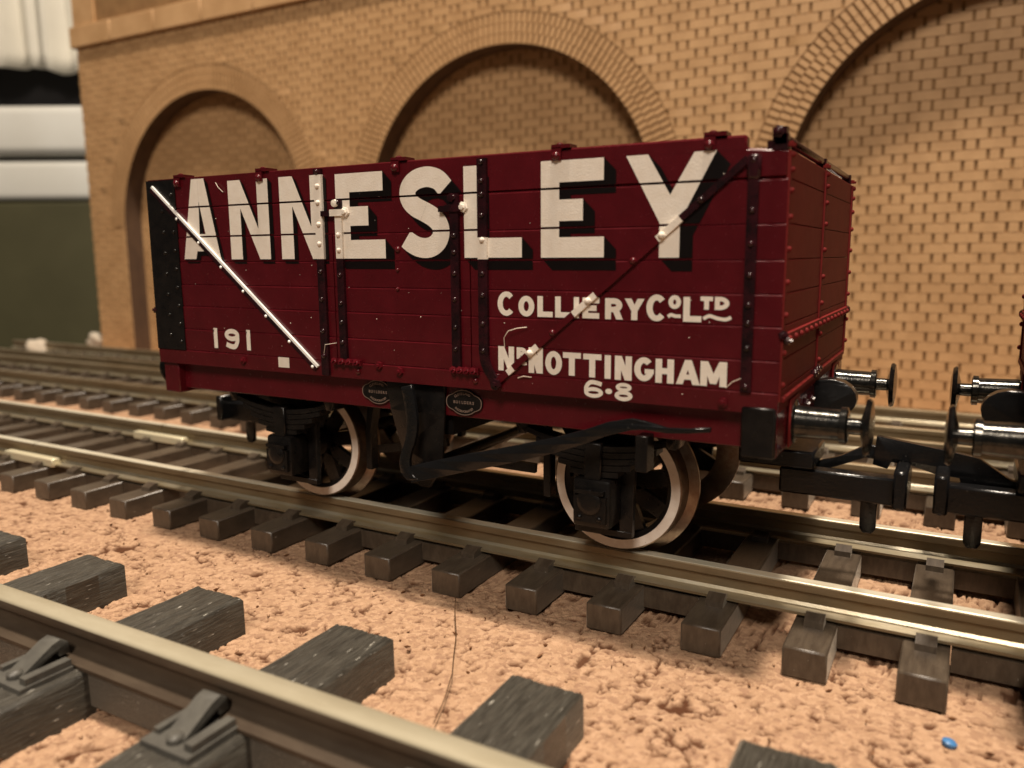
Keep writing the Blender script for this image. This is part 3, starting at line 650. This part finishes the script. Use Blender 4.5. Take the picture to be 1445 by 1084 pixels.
        for xc, dr in ((-6.5, -1), (6.3, 1)):
            b = MB(); c = L_; b.box(xc - .9, xc + .6, *sorted((sy*17.9, sy*18.12)), 30.6, 31.2, 1 if (c and dr < 0) else 0)
            b.box(xc + (-2.0 if dr < 0 else -1.6), xc + (-.85 if dr < 0 else -.7), *sorted((sy*17.6, sy*18.1)), 30.6, 31.1, 0)
            b.lathe([(0, .46), (.2, .45), (.25, .26), (.42, .24), (.44, .001)], (xc + .75, sy*17.75, 30.95), (0, sy, 0), 6, 1 if c else 0)
            b.lathe([(0, .36), (.22, .33), (.27, .001)], (xc - .3, sy*17.95, 31.75), (0, sy, 0), 10, 1 if (c and dr < 0) else 0)
            part(b, 'door_latch', ['iron', 'white'])
        for x, z in ((-20.2, 16.4), (-.15, 16.5), (29.4, 16.1), (-2.5, 16.9)): part(MB().nut((x, sy*17.6, z), (0, sy, 0), .40, .28), 'floor_bolt', 'red')
        for x, z in ((.0, 27.5), (-.1, 24.0), (-.05, 25.7)): part(MB().rivet((x, sy*17.6, z), (0, sy, 0), .3 if z > 27 else .2, .28), 'door_bolt', 'red')
        b = MB().prism([(-2.5, 15.4), (4.1, 15.4), (4.0, 12.6), (3.6, 7.6), (2.2, 5.6), (1.0, 5.6), (-.9, 9.0), (-2.1, 12.7)], *sorted((sy*16.38, sy*16.75))); part(b, 'brake_hanger', 'black', bevel=.08)
        # end step block on the headstock side
        part(MB().box(30.78, 33.22, *sorted((sy*17.15, sy*17.75)), 12.15, 15.9), 'headstock_plate', 'black', bevel=.12)
    # running gear --------------------------------------------------------------
    for xa in (-18, 18):
        ax = MB().lathe([(-13.5, .75), (13.5, .75)], (xa, 0, 6.3), (0, 1, 0), 16).build('axle', 'black', w)
        for sy in (-1, 1):
            prof = [(7.15, 4.6), (7.15, 6.6), (7.3, 7.05), (7.65, 7.05), (7.9, 6.5), (8.05, 6.22), (9.75, 6.12), (9.88, 6.0), (9.9, 5.98), (9.9, 5.18), (9.72, 5.12), (9.55, 4.75), (7.5, 4.6)]
            mi = [1, 1, 1, 1, 1, 1, 1, 0, 0, 2, 2, 2]
            wl = MB().lathe(prof, (xa, 0, 6.3), (0, sy, 0), 96, mis=mi)
            wl.f = [f for f in wl.f if len(f) == 4]; wl.m = wl.m[:len(wl.f)]
            wl = wl.build('wheel', ['tyre', 'tread', 'black'], w)
            hb = MB().lathe([(7.2, 1.5), (9.7, 1.5), (9.9, 1.1), (10.2, .8)], (xa, 0, 6.3), (0, sy, 0), 20)
            for k in range(9):
                t = 2*PI*k/9 + .2; d = Vector((math.cos(t), 0, math.sin(t))); o = Vector((xa, sy*8.4, 6.3)); hb.bar(o + d*1.2, o + d*4.8, 1.55, .6, 0, (0, sy, 0))
            MB.build(hb, 'spokes', 'black', wl)
    for xa in (-18, 18):
        for sy in (-1, 1):
            y = sy*12.6
            def P(pts, a, b): return MB().prism(pts, *sorted((sy*a, sy*b)))
            b = P([(xa - 4.6, 12.9), (xa + 4.6, 12.9), (xa + 4.2, 12.0), (xa + 2.9, 9.8), (xa + 2.7, 3.0), (xa + 1.55, 3.0), (xa + 1.4, 8.6), (xa - 1.4, 8.6), (xa - 1.55, 3.0), (xa - 2.7, 3.0), (xa - 2.9, 9.8), (xa - 4.2, 12.0)], 12.2, 12.9)
            b.box(xa - 2.7, xa + 2.7, *sorted((sy*12.2, sy*12.95)), 2.5, 3.1); wi = b.build('axle_guard', 'black', w, bevel=.06)
            b = MB().box(xa - 1.75, xa + 1.75, *sorted((sy*12.9, sy*15.6)), 3.9, 8.2); bx = b.build('axlebox', 'black', w, bevel=.35, seg=2)
            b = MB().box(xa - 1.45, xa + 1.45, *sorted((sy*15.5, sy*15.95)), 4.5, 6.8)
            b.lathe([(0, 1.15), (.32, 1.1), (.42, .7), (.44, .001)], (xa, sy*15.75, 6.3), (0, sy, 0), 18); b.box(xa - 1.3, xa + 1.3, *sorted((sy*15.6, sy*16.15)), 7.0, 7.35); b.rivet((xa - .9, sy*15.95, 4.9), (0, sy, 0), .25, .2); b.rivet((xa + .9, sy*15.95, 4.9), (0, sy, 0), .25, .2)
            b.build('axlebox_cover', 'black', bx, bevel=.06)
            for k in range(5):
                hw = 6.6 - 1.1*k; z = 11.0 - .55*k; b = MB(); seg = 8
                top = [(xa - hw + 2*hw*i/seg, z + 1.1*((2*i/seg - 1)**2)*(hw/6.6)**2) for i in range(seg + 1)]
                b.prism(top + [(a, c - .48) for a, c in top[::-1]], *sorted((sy*13.4, sy*15.1))).build('spring_leaf', 'black', w)
            b = MB().box(xa - .8, xa + .8, *sorted((sy*13.2, sy*15.4)), 8.1, 11.3); part(b, 'spring_buckle', 'black', bevel=.1)
            for sg in (-1, 1): part(MB().prism([(xa + sg*6.2, 12.9), (xa + sg*7.7, 12.9), (xa + sg*7.2, 11.4), (xa + sg*6.4, 11.4)], *sorted((sy*13.3, sy*15.2))), 'spring_shoe', 'black', bevel=.08)
    # brake gear, both sides
    for sy in (-1, 1):
        y = sy*17.9
        b = MB(); pts = [(1.0, 15.2), (1.35, 13.4), (1.5, 11.6), (1.25, 10.2), (.75, 9.0), (.55, 8.0), (.8, 7.0), (1.5, 6.5)]
        pts = spline(pts, 3); b.prism([(a - .58, c) for a, c in pts] + [(a + .58, c + .25) for a, c in pts[::-1]], *sorted((y, y + sy*.45)))
        part(b, 'brake_strap', 'coupler', bevel=.05)
        lev = [(1.2, 7.9), (4.0, 8.75), (7.3, 9.75), (12.2, 11.05), (15.8, 12.1), (18.7, 13.1), (20.5, 13.85), (22.5, 14.32), (23.6, 14.2), (25.4, 13.85), (27, 13.95), (28.7, 14.2)]
        low = [(28.7, 13.85), (27, 13.6), (25.4, 13.45), (23.6, 13.55), (22.5, 13.4), (20.5, 12.75), (18.7, 11.95), (15.8, 10.8), (12.2, 9.6), (7.3, 8.15), (4.0, 7.15), (1.2, 6.3)]
        part(MB().prism(lev + low, *sorted((y, y + sy*.4))), 'brake_lever', 'coupler', bevel=.05)
        part(MB().box(22.7, 23.7, *sorted((sy*16.2, sy*17.85)), 10.0, 12.9), 'lever_guard', 'black', bevel=.05)
        for xa, xb in ((-10.6, -9.4), (9.4, 10.6)):
            part(MB().prism([(xa, 12.8), (xb, 12.8), (xb + (.6 if xa > 0 else -1.0), 8.2), (xb + (.6 if xa > 0 else -1.0), 4.0), (xa + (1.0 if xa > 0 else -.6), 4.0), (xa + (1.0 if xa > 0 else -.6), 8.2)], sy*9.0 - .6, sy*9.0 + .6), 'brake_shoe', 'black', bevel=.1)
        part(MB().bar((-9.5, sy*9, 6.4), (0, sy*10, 8.4), .9, .5, 0, (0, sy, 0)).bar((9.5, sy*9, 6.6), (2.4, sy*10, 7.0), .9, .5, 0, (0, sy, 0)), 'push_rod', 'black')
    part(MB().box(-1.2, 4.2, -15.6, 15.6, 10.6, 12.7).lathe([(-17, .6), (17, .6)], (1.6, 0, 7.4), (0, 1, 0), 14), 'brake_cross_shaft', 'black')
    part(MB().box(-31.2, 30.8, -3.5, 3.5, 11.8, 13.2), 'under_beam', 'black')
    if not lettered: return w
    # lettering ----------------------------------------------------------------
    def shaded(ch, pcs, v=(1.0, -1.0)):
        sh = [hull([tuple(p) for p in pc] + [(p[0] + v[0], p[1] + v[1]) for p in pc]) for pc in pcs]
        so = paint('letter_shade', sh, 'shade', w, FY - .052, dy=.0003)
        lo = paint('letter', pcs, 'white', w, FY - .085, dy=.0003); return lo
    def B(x0, z0, x1, z1): return box2(x0, z0, x1, z1)
    shaded('A', [[(-28.07, 26.75), (-26.25, 26.75), (-25.5, 29.3), (-25.37, 32.6), (-25.37, 34.9), (-26.30, 34.9)], [(-25.36, 34.9), (-25.36, 32.6), (-24.62, 29.3), (-23.95, 26.75), (-22.5, 26.68), (-24.44, 34.9)], B(-26.1, 27.55, -24.1, 29.3)], (.5, -.45))
    for x0, x1 in ((-21.0, -15.5), (-14.0, -8.55)):
        shaded('N', [B(x0, 26.7, x0 + 1.62, 34.48), B(x1 - 1.5, 26.7, x1, 34.45), [(x0 + .3, 34.48), (x0 + 1.75, 34.46), (x1 - .1, 26.7), (x1 - 1.45, 26.7)]], (.5, -.45))
    shaded('E', [B(-6.95, 26.72, -5.3, 34.38), B(-5.3, 32.7, -1.46, 34.38), B(-5.3, 29.68, -3.18, 31.4), B(-5.3, 26.72, -1.32, 28.4)], (.95, -.95))
    shaded('S', stroke([(5.2, 32.62), (4.55, 33.28), (3.75, 33.58), (3.0, 33.62), (2.15, 33.42), (1.48, 32.95), (1.24, 32.35), (1.42, 31.72), (2.05, 31.15), (2.95, 30.72), (3.85, 30.25), (4.48, 29.7), (4.72, 29.05), (4.55, 28.35), (4.0, 27.83), (3.25, 27.6), (2.35, 27.68), (1.55, 28.02), (.98, 28.42)], 1.72, 4))
    shaded('L', [B(7.06, 26.73, 8.52, 34.28), B(8.52, 26.73, 12.6, 28.35)])
    shaded('E', [B(14.35, 26.71, 15.97, 34.24), B(15.97, 32.55, 19.74, 34.22), B(15.97, 29.56, 18.02, 31.22), B(15.97, 26.71, 19.81, 28.3)])
    shaded('Y', [[(21.53, 34.2), (23.26, 34.2), (25.02, 31.2), (25.76, 29.2), (24.25, 29.2)], [(28.36, 34.17), (26.75, 34.17), (25.0, 31.2), (24.25, 29.2), (25.76, 29.2)], B(24.24, 26.66, 25.8, 29.2)])
    def word(lst, t):
        for ch, x0, x1, z0, z1 in lst: paint('small_letter', glyph(ch, x0, z0, x1, z1, t if z1 - z0 > 1.5 else t*.72), 'white', w, FY - .06, bands=False, dy=.0003)
    word([('C', 10.25, 11.95, 21.92, 23.95), ('O', 12.24, 13.72, 21.92, 23.62), ('L', 14.01, 15.40, 21.93, 23.62), ('L', 15.62, 17.05, 21.93, 23.62), ('I', 17.27, 17.72, 21.93, 23.6), ('E', 18.03, 19.47, 21.94, 23.58), ('R', 19.96, 21.45, 21.93, 23.57), ('Y', 21.58, 23.18, 21.93, 23.57),
          ('C', 23.34, 24.98, 21.9, 23.92), ('O', 25.07, 26.03, 22.87, 23.89), ('L', 26.22, 27.6, 21.94, 23.78), ('T', 27.5, 28.42, 22.88, 23.83), ('D', 28.56, 29.62, 22.88, 23.83)], .5)
    word([('N', 10.27, 11.8, 17.28, 19.35), ('R', 12.05, 13.0, 18.35, 19.33), ('N', 13.18, 14.5, 17.25, 19.38), ('O', 14.73, 16.25, 17.22, 19.18), ('T', 16.33, 17.92, 17.26, 19.14), ('T', 18.13, 19.7, 17.24, 19.12), ('I', 19.98, 20.5, 17.22, 19.1), ('N', 20.84, 22.25, 17.2, 19.1), ('G', 22.45, 24.04, 17.24, 19.1), ('H', 24.17, 25.62, 17.2, 19.05), ('A', 25.8, 27.64, 17.22, 19.08), ('M', 27.65, 29.62, 17.22, 19.07)], .52)
    word([('1', -24.45, -23.8, 17.47, 19.58), ('9', -22.75, -20.62, 17.52, 19.58), ('1', -19.62, -19.0, 17.46, 19.56)], .55)
    word([('6', 18.23, 19.87, 15.6, 17.0), ('8', 20.85, 22.35, 15.54, 16.98)], .50)
    for pts in ([(25.05, 22.28), (25.3, 22.42), (25.6, 22.34), (26.04, 22.34)], [(27.75, 22.2), (28.2, 22.42), (28.8, 22.26), (29.4, 22.2), (29.78, 22.36)], [(11.95, 18.0), (12.3, 18.12), (12.6, 17.98), (13.0, 18.02)]): paint('underline_flourish', stroke(pts, .26), 'white', w, FY - .06, bands=False, dy=.0003)
    paint('date_dot', arcs(20.35, 16.22, .3, .22, .2999, 0, 360, 10, .2199), 'white', w, FY - .06, bands=False, dy=.0003)
    paint('painted_square', [box2(-15.28, 15.98, -13.8, 17.0)], 'white', w, FY - .06, bands=False, dy=.0003)
    # oval builder's plates on the solebar
    for cx, cz in ((-3.6, 14.17), (6.06, 13.95)):
        ol = []
        for i in range(56):
            t = 2*PI*i/56; c_, s_ = math.cos(t), math.sin(t); k = max(1/math.hypot(c_/1.5, s_/1.15), (abs(c_/1.88)**2.8 + abs(s_/.82)**2.8)**(-1/2.8)); ol.append((cx + k*c_, cz + k*s_))
        pt = MB().prism(ol, -16.62, -16.3).build('builders_plate', 'black', w)
        n = 56; m = MB(); inn = [(cx + (a - cx)*.955, cz + (b - cz)*.935) for a, b in ol]
        m.add([(a, -16.64, b) for a, b in ol] + [(a, -16.64, b) for a, b in inn], [(i, (i + 1) % n, n + (i + 1) % n, n + i) for i in range(n)]); m.build('plate_rim', 'platemark', pt, fix=False)
        m = MB(); word_ = 'BUILDERS'
        def tiny(ch, x, z, s, rot):
            cu = bpy.data.curves.new('t', 'FONT'); cu.body = ch; cu.size = s; cu.align_x = 'CENTER'; cu.align_y = 'CENTER'; cu.offset = .012
            o = bpy.data.objects.new('t', cu); COL.objects.link(o); dg = bpy.context.evaluated_depsgraph_get(); me = o.evaluated_get(dg).to_mesh()
            c, sn = math.cos(rot), math.sin(rot); vs = [(x + v.co.x*c - v.co.y*sn, -16.642, z + v.co.x*sn + v.co.y*c) for v in me.vertices]
            m.add(vs, [tuple(p.vertices) for p in me.polygons]); o.evaluated_get(dg).to_mesh_clear(); bpy.data.objects.remove(o); bpy.data.curves.remove(cu)
        for i, ch in enumerate(word_): tiny(ch, cx - 1.0 + .285*i, cz, .36, 0)
        for i, ch in enumerate('CLEVELAND'): a = R(140 - 80*i/8); tiny(ch, cx + 1.15*math.cos(a), cz + .80*math.sin(a), .30, (a - PI/2)*.75)
        for i, ch in enumerate('INCORPORATED'): a = R(220 + 100*i/11); tiny(ch, cx + 1.15*math.cos(a), cz + .82*math.sin(a), .27, (a + PI/2 - 2*PI)*.75)
        m.build('plate_lettering', 'platemark', pt, fix=False)['kind'] = 'stuff'
    # paint chips and fluff stuck to the body
    m = MB()
    m.tube([(10.95, -17.75, 19.3), (11.0, -17.95, 20.1), (11.5, -18.1, 20.7), (12.3, -18.05, 20.95), (13.1, -17.8, 21.05)], .035, 5)
    m.tube([(-22.6, -17.75, 34.4), (-22.1, -17.9, 33.9), (-21.6, -17.75, 33.4)], .03, 5)
    m.tube([(-8.9, -18.0, 17.6), (-8.6, -18.1, 18.6), (-7.4, -17.8, 18.8)], .03, 5)
    m.tube([(29.6, -17.7, 17.2), (30.1, -17.85, 17.7), (30.7, -17.95, 18.0)], .03, 5)
    m.tube([(12.2, -17.75, 16.75), (12.8, -17.85, 16.95), (13.5, -17.75, 16.9)], .05, 5)
    for k in range(46):
        x = random.uniform(-28, 30); z = random.uniform(16, 34.5); r = random.uniform(.02, .06); m.rivet((x, -17.63, z), (0, -1, 0), r, r, 0, 5)
    o = m.build('dust', 'fibre', w); o['kind'] = 'stuff'
    return w
wagon('maroon open coal wagon lettered ANNESLEY with white diagonal bar', 0, True, 'coal wagons')
wagon('second maroon wagon at the right edge showing only its buffers and hooked coupling', 49.75 + 33.35, False, 'coal wagons')

# ---------------------------------------------------------------- odds and ends on the layout
hp = [(4.8, -16.6, GZ + .6), (6.6, -19.5, GZ + .9), (8.9, -22.8, GZ + .55), (10.6, -25.8, GZ + .5), (12.3, -28.6, GZ + .7), (13.6, -31.6, GZ + .5), (14.7, -34.6, GZ + .55)]
tag(MB().tube([tuple(c) for c in [(p[0], p[1], p[2]) for p in hp]], .045, 5).build('hair_strand', 'hair'), 'long dark hair lying on the cork between the two front sleepers', 'hair')
m = MB(); m.lathe([(0, .45), (.25, .5), (.4, .3), (.42, .001)], (0, 0, 0), (.2, .1, 1), 7)
tag(m.build('plastic_speck', 'blue', loc=(45.6, -19.6, GZ - .02)), 'tiny blue speck on the cork at the lower right', 'speck')
def lump(loc, s, label):
    bm = bmesh.new(); bmesh.ops.create_icosphere(bm, subdivisions=3, radius=1)
    rs = random.Random(loc[0])
    ph = [rs.uniform(0, 6) for _ in range(9)]
    for v in bm.verts:
        c = v.co; k = 1 + .16*math.sin(3*c.x + ph[0])*math.sin(4*c.y + ph[1]) + .12*math.sin(6*c.z + ph[2] + 3*c.x) + .07*math.sin(11*c.y + ph[3])*math.sin(9*c.x + ph[4])
        v.co = Vector((c.x*s[0]*k, c.y*s[1]*k, c.z*s[2]*k))
    me = bpy.data.meshes.new('plaster_lump'); bm.to_mesh(me); bm.free(); me.materials.append(M['rubble']); me.shade_smooth()
    o = bpy.data.objects.new('plaster_lump', me); COL.objects.link(o); o.location = loc
    tag(o, label, 'lump', 'plaster lumps at the board edge')
lump((-219, 77, -2.2), (4.2, 3.2, 3.4), 'pale rough plaster lump at the board edge, nearer the camera')
lump((-231, 107, -3.0), (5.6, 3.5, 3.0), 'low pale plaster lump beside the left foot of the brick wall')
lump((-224, 66, -3.4), (2.4, 2.0, 2.1), 'smallest plaster lump at the far left of the sleepers')
m = MB()
for k in range(520):
    x = random.uniform(-60, 60); y = random.uniform(-58, -14) if k < 420 else random.uniform(15, 28); r = random.uniform(.06, .2)
    m.lathe([(-r*.4, r*.6), (r*.2, r), (r*.7, r*.5), (r*.75, .001)], (x, y, GZ + .02), (random.uniform(-.6, .6), random.uniform(-.6, .6), 1), 5)
fk = MB()
for k in range(170):
    x = random.uniform(-50, 58); y = random.uniform(-58, -15); r = random.uniform(.04, .12); a = random.uniform(0, PI); c_, s_ = math.cos(a), math.sin(a); l = random.uniform(1.5, 5)
    fk.add([(x + r*l*c_, y + r*l*s_, GZ + .10), (x - r*s_, y + r*c_, GZ + .16), (x - r*l*c_, y - r*l*s_, GZ + .08), (x + r*s_, y - r*c_, GZ + .16), (x, y, GZ - .15)], [(0, 1, 2, 3), (0, 4, 1), (1, 4, 2), (2, 4, 3), (3, 4, 0)])
o = fk.build('bark_flakes', mat('cork_bark', (.11, .045, .018), .8, var=(.20, .09, .035), vscale=.8)); o['kind'] = 'stuff'; o['label'] = 'dark bark flakes in the cork ground'
o = m.build('cork_crumbs', 'cork'); o['kind'] = 'stuff'; o['label'] = 'loose cork crumbs scattered over the cork ground'

# ---------------------------------------------------------------- room behind the left end of the layout
fh = Vector((f_.x, f_.y, 0)).normalized(); rh = Vector((fh.y, -fh.x, 0)); YAW = math.atan2(rh.y, rh.x); DB = 480.
base = Vector((CAMP.x, CAMP.y, 0)) + fh*DB
def zpx(y): return 26.9 - (y - 369)*DB/1136*1.0
def rpx(x): return (x - 722)*DB/1136
def room(name, label, cat): o = thing(name, label, cat, base); o.rotation_euler.z = YAW; return o
cu = room('curtain', 'pale cloth hanging in folds at the top left behind the wall', 'curtain')
m = MB(); n = 90; xs = np.linspace(rpx(-220), rpx(260), n); rows = 14
def fold(x, k): return 4.5*math.sin(x*.20 + .4) + 2.5*math.sin(x*.47 + 1.1 + .3*k) + 1.6*math.sin(x*.09)
vs = []
for j in range(rows + 1):
    for x in xs:
        zb = zpx(121) + 4.2*abs(math.sin((x - rpx(20))*.075)) - 1.0; z = zb + (260 - zb)*j/rows; vs.append((x, fold(x, j*.15)*(1.15 - .4*j/rows), z))
m.add(vs, [(j*n + i, j*n + i + 1, (j + 1)*n + i + 1, (j + 1)*n + i) for j in range(rows) for i in range(n - 1)])
cl = m.build('cloth', 'curtain', cu, fix=False); so = cl.modifiers.new('thick', 'SOLIDIFY'); so.thickness = .8
pm = MB(); cx, cz = rpx(-12), zpx(40); pm.prism([(cx + 13*math.cos(t), cz + 17*math.sin(t)) for t in [2*PI*i/24 for i in range(24)]], -9.0, -8.2).build('grey_patch', 'greycloth', cu)
un = room('storage_unit', 'white rounded drawer fronts under a dark gap at far left', 'storage unit')
MB().box(rpx(-260), rpx(250), 24, 90, zpx(300), zpx(100)).build('carcass', 'dark', un)  # near-black box filling the dark gaps around the drawers
MB().box(rpx(-260), rpx(250), -12, 20, zpx(232), zpx(168)).build('drawer_front', 'unit', un, bevel=5, seg=5)
MB().box(rpx(-260), rpx(250), -8, 20, zpx(291), zpx(238)).build('drawer_front', 'unit', un, bevel=4, seg=5)
ob = tag(MB().box(rpx(-320), rpx(330), -6, 10, -160, zpx(293)).build('olive_panel', 'olive', bevel=1), 'dark olive green panel under the white drawers at far left', 'panel')
ob.location = base; ob.rotation_euler.z = YAW
rw = MB().box(rpx(-1600), rpx(1600), 420, 440, -700, 900).build('room_wall', mat('room_wall_paint', (.30, .25, .19), .8, var=(.33, .28, .21), vscale=.01)); rw.location = base; rw.rotation_euler.z = YAW; rw['kind'] = 'structure'
